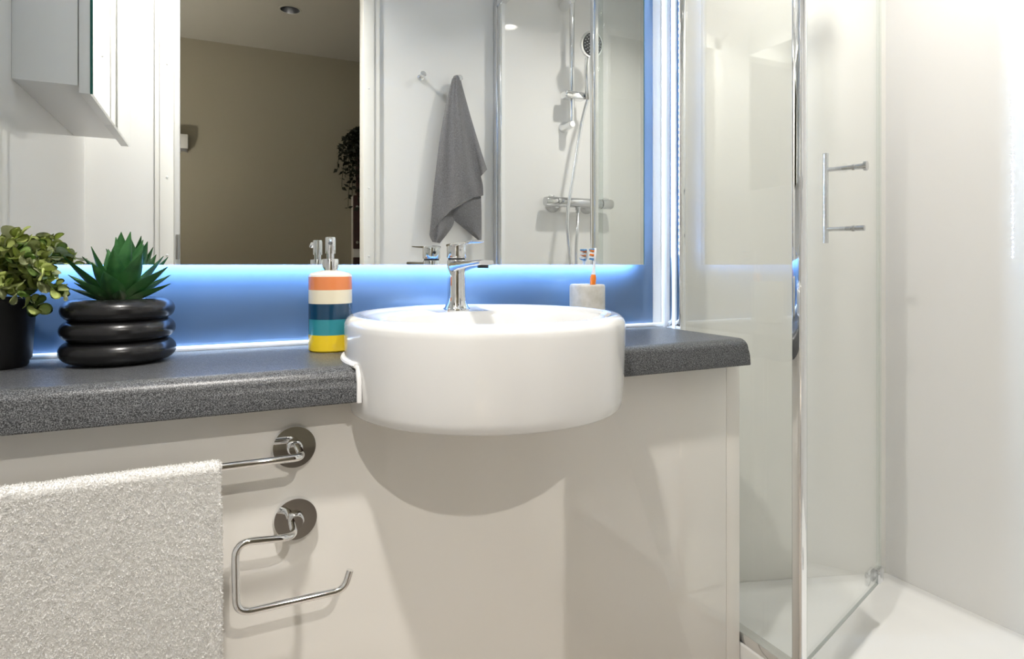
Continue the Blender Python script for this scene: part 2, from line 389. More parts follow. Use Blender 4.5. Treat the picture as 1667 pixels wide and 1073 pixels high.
ring(circ(.203), ZR - .0012); ring(circ(.198), ZR - .004); ring(circ(.195), ZR - .0058)
prof_b = [(1.0, 0), (.985, -.004), (.965, -.014), (.94, -.032), (.90, -.055), (.82, -.078), (.68, -.094), (.45, -.104), (.2, -.108), (.1, -.1085)]
for f, dz in prof_b: ring(ell(.187 * f, .148 * f, -.040), ZR - .0065 + dz)
for a, c in zip(rings, rings[1:]):
    for k in range(n): b.faces.new((a[k], a[(k + 1) % n], c[(k + 1) % n], c[k]))
b.faces.new(rings[0][::-1]); b.faces.new(rings[-1])
obj('bowl', b, 'ceramic', t, smooth=60)
obj('waste', lathe([(.0, .006), (.02, .006), (.031, .003), (.032, -.001), (.0, -.001)], 32, (BX, BY - .04, ZR - .0065 - .1083)), 'chrome', t, 'chrome waste')
a0 = math.asin((yf + .008 - BY) / (BR))
pts = [(BX + (BR + .001) * math.cos(a), BY + (BR + .001) * math.sin(a), ZT + .0005) for a in [a0 + (math.pi - 2 * a0) * i / 90 for i in range(91)]]
obj('sealant', tube(bmesh.new(), pts, .0042, 8), 'sealant', t, 'white sealant bead')
for sx in (1, -1):
    xx = BX + sx * math.sqrt((BR + .001) ** 2 - (yf - BY) ** 2)
    obj('sealant', tube(bmesh.new(), [(xx, yf + .008, ZT), (xx, yf - .001, ZT - .022), (xx, yf - .002, zb)], .0036, 8), 'sealant', t, 'white sealant bead')

# ------------------------------------------------------------------ mixer tap
TX, TY = BX, 1.086; z0 = ZR - .0066
t = thing('mixer_tap', 'chrome single-lever mixer tap on the basin', 'tap', (TX, TY, z0))
obj('base_ring', lathe(disc_prof(.0255, .005, .002), 40, (TX, TY, z0)), 'chrome', t)
obj('body', lathe([(.0232, .005), (.0215, .008), (.0190, .015), (.0176, .026), (.0172, .040), (.0172, .060), (.0172, .0925), (.0165, .094), (0, .094)], 48, (TX, TY, z0)), 'chrome', t)
# spout: a flattened bar leaving the body toward the bowl
b = bmesh.new(); rr = []
for i, (dy, zc, hw, hh) in enumerate(((.0, .0815, .0165, .0105), (-.015, .082, .0165, .0105), (-.045, .0845, .0160, .0075), (-.10, .0872, .0150, .0056), (-.138, .0885, .0140, .0048), (-.142, .0887, .0130, .004))):
    r_ = []
    for k in range(20):
        a = 2 * math.pi * k / 20; cx_ = math.copysign(abs(math.cos(a)) ** .55, math.cos(a)) * hw; cz_ = math.copysign(abs(math.sin(a)) ** .55, math.sin(a)) * hh
        r_.append(b.verts.new((TX + cx_, TY + dy, z0 + zc + cz_)))
    rr.append(r_)
for a, c in zip(rr, rr[1:]):
    for k in range(20): b.faces.new((a[k], a[(k + 1) % 20], c[(k + 1) % 20], c[k]))
b.faces.new(rr[0]); b.faces.new(rr[-1][::-1])
sp = obj('spout', b, 'chrome', t)
obj('aerator', lathe([(0, 0), (.0095, 0), (.0095, .006), (0, .006)], 24, (TX, TY - .126, z0 + .0795)), 'nozzle', sp)
obj('collar', lathe([(0, .094), (.0158, .094), (.0158, .0975), (0, .0975)], 40, (TX, TY, z0)), 'nozzle', t)
hd = obj('head', lathe([(0, .0975), (.0176, .0975), (.0180, .0985), (.0180, .1185), (.0172, .1205), (0, .121)], 48, (TX, TY, z0)), 'chrome', t)
b = bmesh.new(); rr = []
for dy, zc, hw, hh in ((.0165, .1205, .014, .0024), (.010, .121, .0172, .0032), (-.018, .122, .0165, .0036), (-.035, .1225, .0125, .0030), (-.075, .124, .0115, .0023), (-.104, .1255, .0115, .002), (-.107, .1256, .010, .0014)):
    r_ = []
    for k in range(20):
        a = 2 * math.pi * k / 20
        r_.append(b.verts.new((TX + math.copysign(abs(math.cos(a)) ** .5, math.cos(a)) * hw, TY + dy, z0 + zc + math.copysign(abs(math.sin(a)) ** .5, math.sin(a)) * hh)))
    rr.append(r_)
for a, c in zip(rr, rr[1:]):
    for k in range(20): b.faces.new((a[k], a[(k + 1) % 20], c[(k + 1) % 20], c[k]))
b.faces.new(rr[0]); b.faces.new(rr[-1][::-1])
obj('lever', b, 'chrome', t)
obj('indicator', lathe(disc_prof(.0032, .0015, .0005), 16, (TX, TY + .0178, z0 + .110), (0, 1, 0)), 'nozzle', hd)

# ------------------------------------------------------------------ soap dispenser
SX, SY, SR = .1775, 1.087, .036
t = thing('soap_dispenser', 'striped ceramic soap dispenser with a chrome pump', 'soap dispenser', (SX, SY, ZT))
zs = [0, .0285, .0545, .0805, .1035, .1255]
cols = ['yellow', 'teal', 'navy', 'cream', 'orange']
for i, c in enumerate(cols):
    a, e = zs[i], zs[i + 1]
    pr = [(0, a), (SR - (.0025 if i == 0 else 0), a)] + ([(SR, a + .0025)] if i == 0 else []) + [(SR, e)] + ([(SR - .0005, e)]) + [(0, e)]
    obj('band', lathe(pr, 48, (SX, SY, ZT)), c, t, c + ' glazed band')
obj('shoulder', lathe([(0, .1254), (SR, .1254), (SR - .0005, .1285), (SR - .004, .1315), (.020, .1345), (.0145, .1362), (0, .1362)], 48, (SX, SY, ZT)), 'glaze', t, 'cream glazed shoulder')
pm = obj('pump_collar', lathe([(0, .1355), (.0135, .1355), (.0135, .1545), (.0128, .1555), (.0, .1555)], 32, (SX, SY, ZT)), 'chrome', t)
ndir = Vector((-.163, -.987, 0)).normalized()
obj('pump_stem', lathe([(0, .155), (.0062, .155), (.0062, .165), (0, .165)], 24, (SX, SY, ZT)), 'chrome', pm)
obj('pump_head', lathe([(0, .1645), (.0085, .1645), (.0085, .190), (.0078, .1925), (0, .1935)], 28, (SX, SY, ZT)), 'chrome', t)
pb = Vector((SX, SY, ZT + .187))
obj('nozzle', tube(bmesh.new(), smooth_path([pb, pb + ndir * .034, pb + ndir * .040 + Vector((0, 0, -.006))], .006), .0038, 14), 'chrome', t)

# ------------------------------------------------------------------ tumbler and toothbrush
CXY = (.7168, 1.124); cr = .0378
t = thing('toothbrush_tumbler', 'off-white stone toothbrush tumbler behind the basin', 'tumbler', (*CXY, ZT))
obj('cup', lathe([(0, .0), (cr - .003, 0), (cr - .0005, .003), (cr, .006), (cr, .099), (cr - .0012, .1025), (cr - .003, .1038), (cr - .0055, .1025), (cr - .0065, .099), (cr - .0065, .008), (0, .008)], 56, (*CXY, ZT)), 'stone', t)
pt = Vector((CXY[0] + .012, CXY[1] + .009, ZT + .0085))
top = UY(969, 404, 1.1405)
ax = (top - pt); Lb = ax.length; ax.normalize()
t = thing('toothbrush', 'orange and white toothbrush leaning in the stone tumbler', 'toothbrush', pt)
obj('grip', tube(bmesh.new(), [pt + ax * (Lb * f) for f in (0, .02, .15, .35, .5, .62, .665)], [.0035, .0055, .0065, .006, .0055, .0068, .0052], 14), 'brush_orange', t, 'orange grip')
obj('neck', tube(bmesh.new(), [pt + ax * (Lb * f) for f in (.655, .68, .72, .78, .84)], [.0050, .0046, .0036, .0028, .0032], 12), 'brush_white', t, 'white neck')
side = Vector((-.88, .42, .20)); side = (side - ax * side.dot(ax)).normalized(); cr_ = ax.cross(side).normalized()
b = bmesh.new()
for f0 in (0,):
    rr = []
    for f, hw in ((.83, .003), (.86, .0058), (.90, .0068), (.95, .0068), (.985, .0058), (1.0, .003)):
        c = pt + ax * (Lb * f)
        rr.append([b.verts.new(c + cr_ * hw * sx + side * sz) for sx, sz in ((-1, -.0022), (1, -.0022), (1, .0022), (-1, .0022))])
    for a, c in zip(rr, rr[1:]):
        for k in range(4): b.faces.new((a[k], a[(k + 1) % 4], c[(k + 1) % 4], c[k]))
    b.faces.new(rr[0]); b.faces.new(rr[-1][::-1])
head = obj('head', b, 'brush_white', t)
for i in range(6):
    c = pt + ax * (Lb * (.855 + .0255 * i)); m_ = ['bristle_blue', 'bristle_white', 'brush_orange', 'bristle_white', 'brush_orange', 'bristle_blue'][i]
    b = bmesh.new()
    for sx in (-1, 0, 1):
        tube(b, [c + cr_ * .0036 * sx + side * .0015, c + cr_ * .0042 * sx + side * (.0115 + .001 * (i % 2)) + ax * (.002 * (-1) ** i)], [.0017, .0021], 7)
    obj('bristles', b, m_, head)

# ------------------------------------------------------------------ ringed pot with succulent
PX, PYY = -.130, 1.097
t = thing('succulent_pot', 'black pot of three stacked rings', 'plant pot', (PX, PYY, ZT))
pot_h = [.0185, .0495, .0790]
obj('foot', lathe([(0, 0), (.050, 0), (.052, .004), (.052, .012), (0, .012)], 48, (PX, PYY, ZT)), 'black', t)
for i, zc in enumerate(pot_h):
    ro = (.0565, .0555, .0545)[i]; b = bmesh.new(); pr = []
    for k in range(25):
        a = 2 * math.pi * k / 24; pr.append((ro + .0195 * math.cos(a), zc + .0165 * math.sin(a)))
    lathe(pr[:-1] + [pr[0]], 64, (PX, PYY, ZT), bm=b); bmesh.ops.remove_doubles(b, verts=b.verts, dist=1e-5)
    obj('ring', b, 'black', t, smooth=80)
obj('inner_wall', lathe([(.040, .012), (.052, .012), (.050, .085), (.040, .085)], 48, (PX, PYY, ZT)), 'black', t)
t2 = thing('succulent', 'green spiky agave-like succulent in the ringed black pot', 'plant', (PX, PYY, ZT + .08))
b = bmesh.new()
for i in range(170):
    r = .0325 * math.sqrt(random.random()); a = random.random() * 6.283; s = random.uniform(.0022, .0042)
    mtx = Matrix.Translation((PX + r * math.cos(a), PYY + r * math.sin(a), ZT + .0855 + random.uniform(0, .003))) @ Matrix.Diagonal((s, s * .8, s * .6, 1))
    bmesh.ops.create_icosphere(b, subdivisions=1, radius=1, matrix=mtx)
lathe([(0, .080), (.0365, .080), (.0365, .0855), (0, .0855)], 32, (PX, PYY, ZT), bm=b)
o = obj('gravel', b, 'pebble', t2); o['kind'] = 'stuff'
def agave_leaf(L, wd):
    b = bmesh.new(); rows = []
    for i in range(10):
        f = i / 9; hw = wd * (.62 + .38 * math.sin(min(1, f / .45) * math.pi / 2)) * (1 - max(0, (f - .45) / .55) ** 1.35) if f < 1 else .0003
        hw = max(hw, .0003); y = f * L; dz = .0 + .18 * L * f * f * .6
        th = .0022 * (1 - f * .8)
        rows.append([b.verts.new(v) for v in ((-hw, y, dz + hw * .55), (-hw * .5, y, dz + hw * .16), (0, y, dz), (hw * .5, y, dz + hw * .16), (hw, y, dz + hw * .55), (hw * .5, y, dz + hw * .16 - th), (0, y, dz - th * 1.5), (-hw * .5, y, dz + hw * .16 - th))])
    for a, c in zip(rows, rows[1:]):
        for k in range(8): b.faces.new((a[k], a[(k + 1) % 8], c[(k + 1) % 8], c[k]))
    b.faces.new(rows[0][::-1]); b.faces.new(rows[-1])
    bmesh.ops.recalc_face_normals(b, faces=b.faces)
    me = bpy.data.meshes.new('leaf'); b.to_mesh(me); b.free(); me.materials.append(M['agave'])
    for p in me.polygons: p.use_smooth = True
    me.set_sharp_from_angle(angle=R(50)); return me
lm = [agave_leaf(.098, .0172), agave_leaf(.085, .0145), agave_leaf(.072, .0105)]
k = 0
for ringi, (cnt, elev, mi, sc) in enumerate(((3, 80, 0, 1.03), (5, 63, 0, .98), (6, 45, 1, 1.05), (7, 29, 1, .98), (6, 19, 2, .98))):
    for i in range(cnt):
        k += 1
        o = bpy.data.objects.new('leaf', lm[mi]); C.objects.link(o); o.parent = t2
        a = 6.283 * (i + .5 * (ringi % 2)) / cnt + random.uniform(-.15, .15) + 2.4 * ringi
        e = R(elev + random.uniform(-6, 6)); s = sc * random.uniform(.9, 1.08)
        o.matrix_local = Matrix.Translation((.006 * math.cos(a + 1.57), .006 * math.sin(a + 1.57), .007)) @ Matrix.Rotation(a, 4, 'Z') @ Matrix.Rotation(e, 4, 'X') @ Matrix.Diagonal((s, s, s, 1))

# ------------------------------------------------------------------ leafy plant in plain black pot
GX, GY = -.285, 1.110
t = thing('black_plant_pot', 'plain tapered black pot at the end of the worktop', 'plant pot', (GX, GY, ZT))
obj('pot_wall', lathe([(0, .0), (.040, 0), (.042, .003), (.0425, .008), (.0455, .012), (.0505, .090), (.0515, .0915), (.0515, .098), (.0485, .098), (.0475, .090), (.043, .02), (0, .02)], 56, (GX, GY, ZT)), 'plastic_black', t)
obj('soil', lathe([(0, .082), (.0465, .082), (.0465, .088), (0, .090)], 32, (GX, GY, ZT)), 'soil', t)
t = thing('eucalyptus_plant', 'leafy plant with round pale green leaves in the plain black pot', 'plant', (GX, GY, ZT + .085))
def round_leaf(mn, cup):
    b = bmesh.new(); c = b.verts.new((0, .5, -cup)); n = 12; ring_ = []; ring2 = []
    for k in range(n):
        a = 2 * math.pi * k / n - math.pi / 2
        ring2.append(b.verts.new((.25 * math.cos(a), .5 + .27 * math.sin(a), -cup * .75)))
        ring_.append(b.verts.new((.46 * math.cos(a), .5 + .5 * math.sin(a), .10 * math.cos(2 * a))))
    for k in range(n):
        b.faces.new((c, ring2[k], ring2[(k + 1) % n])); b.faces.new((ring2[k], ring_[k], ring_[(k + 1) % n], ring2[(k + 1) % n]))
    r = bmesh.ops.solidify(b, geom=b.faces[:], thickness=.035)
    bmesh.ops.recalc_face_normals(b, faces=b.faces)
    me = bpy.data.meshes.new('leaf'); b.to_mesh(me); b.free(); me.materials.append(M[mn])
    for p in me.polygons: p.use_smooth = True
    return me
lms = [round_leaf('leaf', .12), round_leaf('leaf3', .10), round_leaf('leaf2', .14), round_leaf('leaf', .05)]
b = bmesh.new(); root = Vector((GX, GY, ZT + .088)); nl = 0
def put_leaf(p, d, size, mi):
    d = d.normalized(); side = d.cross(Vector((random.uniform(-1, 1), random.uniform(-1, 1), random.uniform(.2, 1)))).normalized(); up = side.cross(d).normalized()
    o = bpy.data.objects.new('leaf', lms[mi]); C.objects.link(o); o.parent = t
    m_ = Matrix((side, d, up)).transposed().to_4x4()
    o.matrix_local = Matrix.Translation(p - BASE[t.name]) @ m_ @ Matrix.Diagonal((size, size, size, 1))
ENDS = [UY(30, 384, 1.06), UY(75, 405, 1.09), UY(104, 420, 1.07), UY(108, 474, 1.03), UY(92, 470, 1.02), UY(70, 440, 1.02), UY(40, 420, 1.03), UY(30, 480, 1.02), UY(8, 400, 1.05),
        UY(60, 500, 1.05), UY(10, 470, 1.03), UY(85, 445, 1.12), UY(50, 400, 1.12)]
for e in list(ENDS)[:]: pass
for i in range(17):
    if i < len(ENDS): e = ENDS[i]
    else:
        a = random.uniform(2.0, 4.2); e = root + Vector((.045 * math.cos(a), .05 * math.sin(a), random.uniform(.05, .13)))
    if e.z < ZT + .03: e.z = ZT + .03
    if e.x < XL + .02: e.x = XL + .02
    dd = e - root
    c1 = root + Vector((dd.x * .15, dd.y * .15, abs(dd.z) * .35 + .035)); c2 = root + dd * .65 + Vector((0, 0, .03))
    st = root + Vector((random.uniform(-.02, .02), random.uniform(-.02, .02), 0))
    path = bez(st, c1, c2, e, 14); tube(b, path, [.0013 * (1 - .5 * j / 14) for j in range(15)], 6)
    for j in range(3, 15, 1):
        if j < 6 and random.random() < .3: continue
        p = path[j]; tg = (path[j] - path[j - 1]).normalized(); f = j / 14
        for q_ in (0, 1):
            if nl >= 285: break
            perp = tg.orthogonal().normalized(); perp.rotate(Matrix.Rotation(j * 1.57 + q_ * 3.14 + random.uniform(-.4, .4), 3, tg))
            dr = (perp * .85 + tg * (.35 + .5 * f) + Vector((0, -.15, .15)))
            sz = random.uniform(.018, .031) * (1.12 - .45 * f)
            pe = p + dr.normalized() * sz
            if (Vector((pe.x - PX, pe.y - PYY)).length < .080 and pe.z < ZT + .20): continue
            if any(Vector((c_.x - GX, c_.y - GY)).length < .064 and c_.z < ZT + .112 for c_ in (p, p.lerp(pe, .5), pe)): continue
            if pe.x < XL + .006 or pe.z < ZT + .02 or pe.y > D - .036: continue
            put_leaf(p, dr, sz, random.choice((0, 0, 0, 1, 1, 2, 3))); nl += 1
obj('stems', b, 'stem', t)

# ------------------------------------------------------------------ towel rail, towel, paper holder
YB = .88
r1 = UY(479, 727, PY - .008); r2 = UY(481, 844, PY - .008)
def rosette(t, c):
    obj('rosette', lathe([(0, -.012), (.029, -.012), (.0295, -.010), (.0295, -.001), (.029, 0), (0, 0)][::1], 56, (c.x, PY, c.z), (0, 1, 0)), 'chrome', t)
    obj('hub', lathe([(0, 0), (.0105, 0), (.0105, .008), (.0085, .012), (0, .012)], 28, (c.x, PY - .012, c.z), (0, -1, 0)), 'chrome', t)
t = thing('towel_rail', 'chrome towel rail fixed to the vanity front', 'towel rail', (r1.x, PY, r1.z))
rosette(t, r1)
xl = -.315
obj('bar', tube(bmesh.new(), smooth_path([(r1.x + .004, PY - .02, r1.z - .000), (r1.x + .004, YB, r1.z - .001), (xl, YB, r1.z - .001), (xl, PY - .001, r1.z - .001)], .012, 8), .0052, 18), 'chrome', t)
obj('wall_plate', lathe(disc_prof(.020, .010, .002), 40, (xl, PY, r1.z), (0, -1, 0)), 'chrome', t)
BZ = r1.z - .001
t = thing('roll_holder', 'empty chrome toilet roll holder below the towel rail', 'roll holder', (r2.x, PY, r2.z))
rosette(t, r2)
YH = .872
P = [Vector((r2.x - .006, PY - .02, r2.z - .002)), Vector((r2.x - .007, YH + .004, r2.z - .003)), UY(385, 880, YH), UY(384, 996, YH), UY(560, 960, YH), UY(570, 928, YH)]
P[2] = UY(383, 884, YH); P[3] = UY(385, 1000, YH)
obj('wire_arm', tube(bmesh.new(), smooth_path(P, .020, 8), .0050, 18), 'chrome', t)

# white towel over the rail
t = thing('bath_towel', 'fluffy white bath towel hung over the chrome rail', 'towel', (-.13, YB, .42))
TX0, TX1 = -.285, UY(357, 745, YB).x
b = bmesh.new(); path = []
rad = .0038
for i in range(28): path.append((YB - rad - .001, .40 + (BZ - .40) * i / 27))
for i in range(1, 12): a = math.pi * i / 12; path.append((YB - (rad + .001) * math.cos(a), BZ + (rad + .001) * math.sin(a)))
for i in range(28): path.append((YB + rad + .001, BZ - (BZ - .43) * i / 27))
nx = 60; grid = []
import mathutils
for j, (y, z) in enumerate(path):
    row = []
    for i in range(nx + 1):
        f = i / nx; x = TX0 + (TX1 - TX0) * f
        hang = max(0, BZ - z)
        fr = -1 if j < 34 else .3
        wob = mathutils.noise.noise(Vector((x * 7, z * 3, 0 if j < 34 else 5))) * .004 * min(1, hang / .15) * (1 if j < 34 else .3)
        xe = x + (mathutils.noise.noise(Vector((3, z * 9, j * .01))) * .0015 + .002 * min(1, hang / .1)) * f
        row.append(b.verts.new((xe, y + fr * abs(wob), z + (mathutils.noise.noise(Vector((x * 20, 9, 9))) * .002 if 27 < j < 39 else 0))))
    grid.append(row)
for j in range(len(grid) - 1):
    for i in range(nx): b.faces.new((grid[j][i], grid[j][i + 1], grid[j + 1][i + 1], grid[j + 1][i]))
front = [(f.calc_center_median().copy(), [v.co.copy() for v in f.verts]) for f in b.faces]
bmesh.ops.recalc_face_normals(b, faces=b.faces)
if b.faces[30].normal.y > 0: bmesh.ops.reverse_faces(b, faces=b.faces)
nrm = [f.normal.copy() for f in b.faces]
bmesh.ops.solidify(b, geom=b.faces[:], thickness=-.0038)
o = obj('cloth', b, 'terry_white', t, smooth=80)
vts, fcs = [], []
def tuft(p, nn):
    a = (nn + Vector((random.gauss(0, .55), random.gauss(0, .35), random.gauss(0, .55)))).normalized()
    L = random.uniform(.0016, .0036); sd = a.orthogonal().normalized(); sd.rotate(Matrix.Rotation(random.random() * 6.28, 3, a)); wd = random.uniform(.0004, .0008)
    dn = Vector((random.uniform(-1, 1), random.uniform(-1, 1), random.uniform(-1, 1))) * L * .5
    k = len(vts); m1 = p + a * L * .65; tp = p + a * L * .85 + dn
    vts.extend([p - sd * wd, p + sd * wd, m1 + sd * wd * 1.1, m1 - sd * wd * 1.1, tp + sd * wd * .5, tp - sd * wd * .5]); fcs.extend([(k, k + 1, k + 2, k + 3), (k + 3, k + 2, k + 4, k + 5)])
for (c, vv), nn in zip(front, nrm):
    back = c.y > YB + .004 and c.z < BZ - .01
    if c.z < .44 or back: continue
    area = (vv[1] - vv[0]).length * (vv[3] - vv[0]).length
    for _ in range(int(area * 950000) + 1):
        s_, q_ = random.random(), random.random()
        p = vv[0] + (vv[1] - vv[0]) * s_ + (vv[3] - vv[0]) * q_ + nn * .0036
        tuft(p, nn)
for j in range(len(path) - 1):
    if path[j][1] < .44: continue
    for _ in range(45):
        q_ = random.random(); y = path[j][0] * (1 - q_) + path[j + 1][0] * q_; z = path[j][1] * (1 - q_) + path[j + 1][1] * q_
        oy = random.uniform(-.002, .002)
        hang = max(0, BZ - z)
        tuft(Vector((TX1 + .002 * min(1, hang / .1) - .0005, y + oy - (.001 if j < 34 else 0), z)), Vector((1, 0, 0)))
me = bpy.data.meshes.new('pile'); me.from_pydata([tuple(v) for v in vts], [], fcs)
o = objm('pile', me, 'tuft', t, smooth=0); o['kind'] = 'stuff'

# ------------------------------------------------------------------ mirrored cabinet on the side wall
t = thing('mirrored_cabinet', 'white wall cabinet with two mirrored doors on the side wall', 'cabinet', (XL, .56, 1.337))
c0, c1 = .274, .855; zb_, zt_ = 1.352, 1.95
obj('body', box((XL, c0, zb_), (-.243, c1, zt_), .001), 'white_lacquer', t)
for y0, y1 in ((.252, .5505), (.5525, .857)):
    d = obj('door', box((-.241, y0, 1.337), (-.2225, y1, zt_), .0008), 'white_lacquer', t)
    obj('door_mirror', box((-.2225, y0, 1.337), (-.2175, y1, zt_)), 'mirror', d, smooth=0)
    obj('mirror_rim', box((-.2222, y1 - .0002, 1.337), (-.2176, y1 + .0009, zt_)), 'mirror_edge', d, smooth=0)
for y in (.33, .48, .63, .78): obj('door_hinge', box((-.2435, y, 1.40), (-.2405, y + .03, 1.44)), 'steel', t)

# ------------------------------------------------------------------ shower tray
ZRIM = .225
b = bmesh.new()
def yb_at(x): return 1.326 - (x - .995) * (1.326 - 1.093) / (XR + .02 - .995)
def poly(x0, i1, i2, i3, z):
    x1 = XR - i1; y0 = YF + i2
    return [b.verts.new((x, y, z)) for x, y in ((x0, y0), (x1, y0), (x1, yb_at(x1) - i3), (x0, yb_at(x0) - i3))]
X0 = 1.012
rings = [poly(X0, .0005, .0005, .0015, .0005), poly(X0, .0005, .0005, .0015, .148), poly(X0 + .004, .003, .003, .004, .150), poly(X0 + .05, .05, .05, .06, .147), poly(X0 + .07, .10, .10, .13, .138), poly(X0 + .10, .14, .14, .17, .135)]
for a, c in zip(rings, rings[1:]):
    for k in range(4): b.faces.new((a[k], a[(k + 1) % 4], c[(k + 1) % 4], c[k]))
b.faces.new(rings[0][::-1]); b.faces.new(rings[-1])
t = thing('shower_tray', 'white raised acrylic shower tray', 'shower tray', (1.33, .65, 0))
obj('tray_floor', b, 'tray', t, smooth=50)
obj('kerb', box((.970, YF + .0005, .0005), (1.0125, D - .0005, ZRIM), .004, 3), 'tray', t)
obj('waste_cover', lathe([(0, .006), (.045, .006), (.055, .003), (.056, -.001), (0, -.001)], 40, (1.36, .42, .1355)), 'chrome', t, 'chrome waste cover')

# ------------------------------------------------------------------ shower screen
ZG = 2.02
PO = .812      # post
t = thing('shower_screen', 'chrome framed glass shower screen at the end of the worktop', 'shower screen', (XS, .66, ZRIM))
obj('glass_panel', box((XS - .003, PO + .01, ZRIM + .02), (XS + .003, 1.1325, ZG)), 'glass', t, smooth=0)
obj('post', box((XS - .009, PO - .010, ZRIM), (XS + .009, PO + .012, ZG), .004, 3), 'chrome', t)
b = box((XS - .010, 1.131, ZRIM), (XS + .009, 1.150, ZG), .004, 3)
obj('wall_channel', b, 'chrome', t)
obj('inner_channel', box((XS - .011, 1.1585, ZRIM), (XS + .016, 1.186, ZG), .003, 2), 'satin', t)
obj('gasket', box((XS - .010, 1.149, ZRIM), (XS + .010, 1.159, ZG), .001), 'white_plastic', t, 'white gasket')
obj('cover_strip', box((XS - .016, 1.185, ZRIM), (XS + .018, D - .0003, ZG), .001), 'white_plastic', t, 'white cover strip')
obj('bottom_rail', box((XS - .013, YF + .03, ZRIM - .0005), (XS + .013, 1.125, ZRIM + .022), .003), 'chrome', t)
obj('head_rail', box((XS - .013, YF + .001, ZG - .03), (XS + .013, 1.15, ZG + .012), .003), 'chrome', t)
obj('jamb_post', box((XS - .014, YF + .0005, ZRIM - .0005), (XS + .014, YF + .028, ZG), .004, 2), 'satin', t)
obj('jamb_post', box((XS - .010, YF + .028, ZRIM + .02), (XS + .010, YF + .060, ZG), .005, 3), 'chrome', t)
obj('closing_seal', box((XS - .007, YF + .060, ZRIM + .02), (XS + .007, YF + .066, ZG)), 'white_plastic', t, 'white closing seal')

# ------------------------------------------------------------------ shower door, folded inwards
A = Vector((XS + .012, PO + .004, 0)); E = Vector((1.433, .957, 0)); dv = (E - A); DL = dv.length; dv.normalize(); dn = Vector((dv.y, -dv.x, 0))   # dn faces the room
t = thing('shower_door', 'clear glass shower door folded inwards with a chrome handle', 'shower door', (A.x, A.y, ZRIM))
def slab(a, e, th, z0, z1, off=0):
    b = bmesh.new(); pts = []
    for z in (z0, z1):
        for s_, q_ in ((a, -th / 2), (e, -th / 2), (e, th / 2), (a, th / 2)):
            p = A + dv * s_ + dn * (q_ + off); pts.append(b.verts.new((p.x, p.y, z)))
    b.faces.new(pts[3::-1]); b.faces.new(pts[4:])
    for k in range(4): b.faces.new((pts[k], pts[(k + 1) % 4], pts[4 + (k + 1) % 4], pts[4 + k]))
    return b
ZD = CAMZ - .757
obj('glass_pane', slab(.012, DL - .012, .006, ZD + .002, ZG - .04), 'glass', t, smooth=0)
obj('glass_edge', slab(.012, DL - .012, .0062, ZD + .0008, ZD + .0022), 'glass_edge', t, smooth=0)
obj('seal_strip', slab(DL - .012, DL, .008, ZD, ZG - .04), 'seal', t, 'clear seal strip', smooth=0)
obj('seal_strip', slab(.002, .012, .009, ZRIM + .0225, ZG - .04), 'seal', t, 'clear seal strip', smooth=0)
def onDoor(u, v, off=0):
    d = ray(u, v); o0 = A + dn * off; s_ = o0.dot(dn) / Vector((d.x, d.y, 0)).dot(dn)
    return Vector((d.x * s_, d.y * s_, CAMZ + d.z * s_))
# hinge clip
hc = onDoor(1432, 934); zc = hc.z
for (z0, z1) in ((zc - .016, zc + .018), (ZG - .14, ZG - .105)):
    b = slab(DL - .022, DL + .006, .016, z0, z1, 0)
    bmesh.ops.bevel(b, geom=b.edges[:], offset=.003, segments=2, affect='EDGES', profile=.5)
    o = obj('hinge_clip', b, 'nickel', t)
    b = slab(DL - .060, DL - .020, .008, z0 + .003, z1 + .002, -.010)
    bmesh.ops.bevel(b, geom=b.edges[:], offset=.002, segments=2, affect='EDGES', profile=.5)
    obj('hinge_leaf', b, 'satin', o)
# handle: bar behind the pane, rods through it
g1, g2 = onDoor(1383, 270), onDoor(1383, 371)
off = -.058
bx_ = onDoor(1344, 320, off)
b1 = onDoor(1344, 250, off); b2 = onDoor(1344, 396, off)
h = obj('handle', tube(bmesh.new(), [b2, b1], .0062, 20), 'nickel', t)
for g, big in ((g1, 1), (g2, 0)):
    hb = Vector((b1.x, b1.y, g.z)); along = dn
    obj('rod', tube(bmesh.new(), [hb, hb + dn * .074], .0050, 16), 'nickel', h)
    gg = hb + dn * .058
    obj('gasket', lathe([(0, -.0025), (.0070, -.0025), (.0070, .0025), (0, .0025)], 20, gg, dn), 'steel', h)
    obj('knob', lathe([(0, .006), (.0062, .006), (.0062, .022), (0, .022)] if not big else [(0, .006), (.0062, .006), (.0062, .020), (.0105, .021), (.0105, .027), (.0095, .028), (0, .028)], 24, gg, dn), 'nickel', h)

# ------------------------------------------------------------------ shower fittings on the door-side wall
YV = YF + .045
vz = MU(935, 330, YV).z
xa, xb = MU(899, 330, YF).x, MU(954, 330, YF).x
t = thing('shower_valve', 'chrome thermostatic bar valve on the shower wall', 'shower valve', ((xa + xb) / 2, YF, vz))
x0, x1 = MU(887, 330, YV).x, MU(996, 330, YV).x
obj('bar', lathe([(0, 0), (.0185, 0), (.0195, .002), (.0195, x1 - x0 - .112), (.0185, x1 - x0 - .110), (0, x1 - x0 - .110)], 36, (x0 + .055, YV, vz), (1, 0, 0)), 'nickel', t)
for xs, sg in ((x0 + .053, -1), (x1 - .053, 1)):
    k_ = obj('control_knob', lathe([(0, 0), (.0205, 0), (.0205, .046), (.018, .052), (0, .053)], 36, (xs, YV, vz), (sg, 0, 0)), 'nickel', t)
    obj('grip_tab', box((xs + sg * .022 - .014, YV - .004, vz + .019), (xs + sg * .022 + .014, YV + .004, vz + .026), .002), 'chrome', k_)
for xs in (xa, xb):
    obj('flange', lathe([(0, 0), (.032, 0), (.032, .004), (.022, .016), (.016, .040), (0, .040)], 36, (xs, YF, vz - .008), (0, 1, 0)), 'nickel', t)
xo = MU(941, 350, YV).x
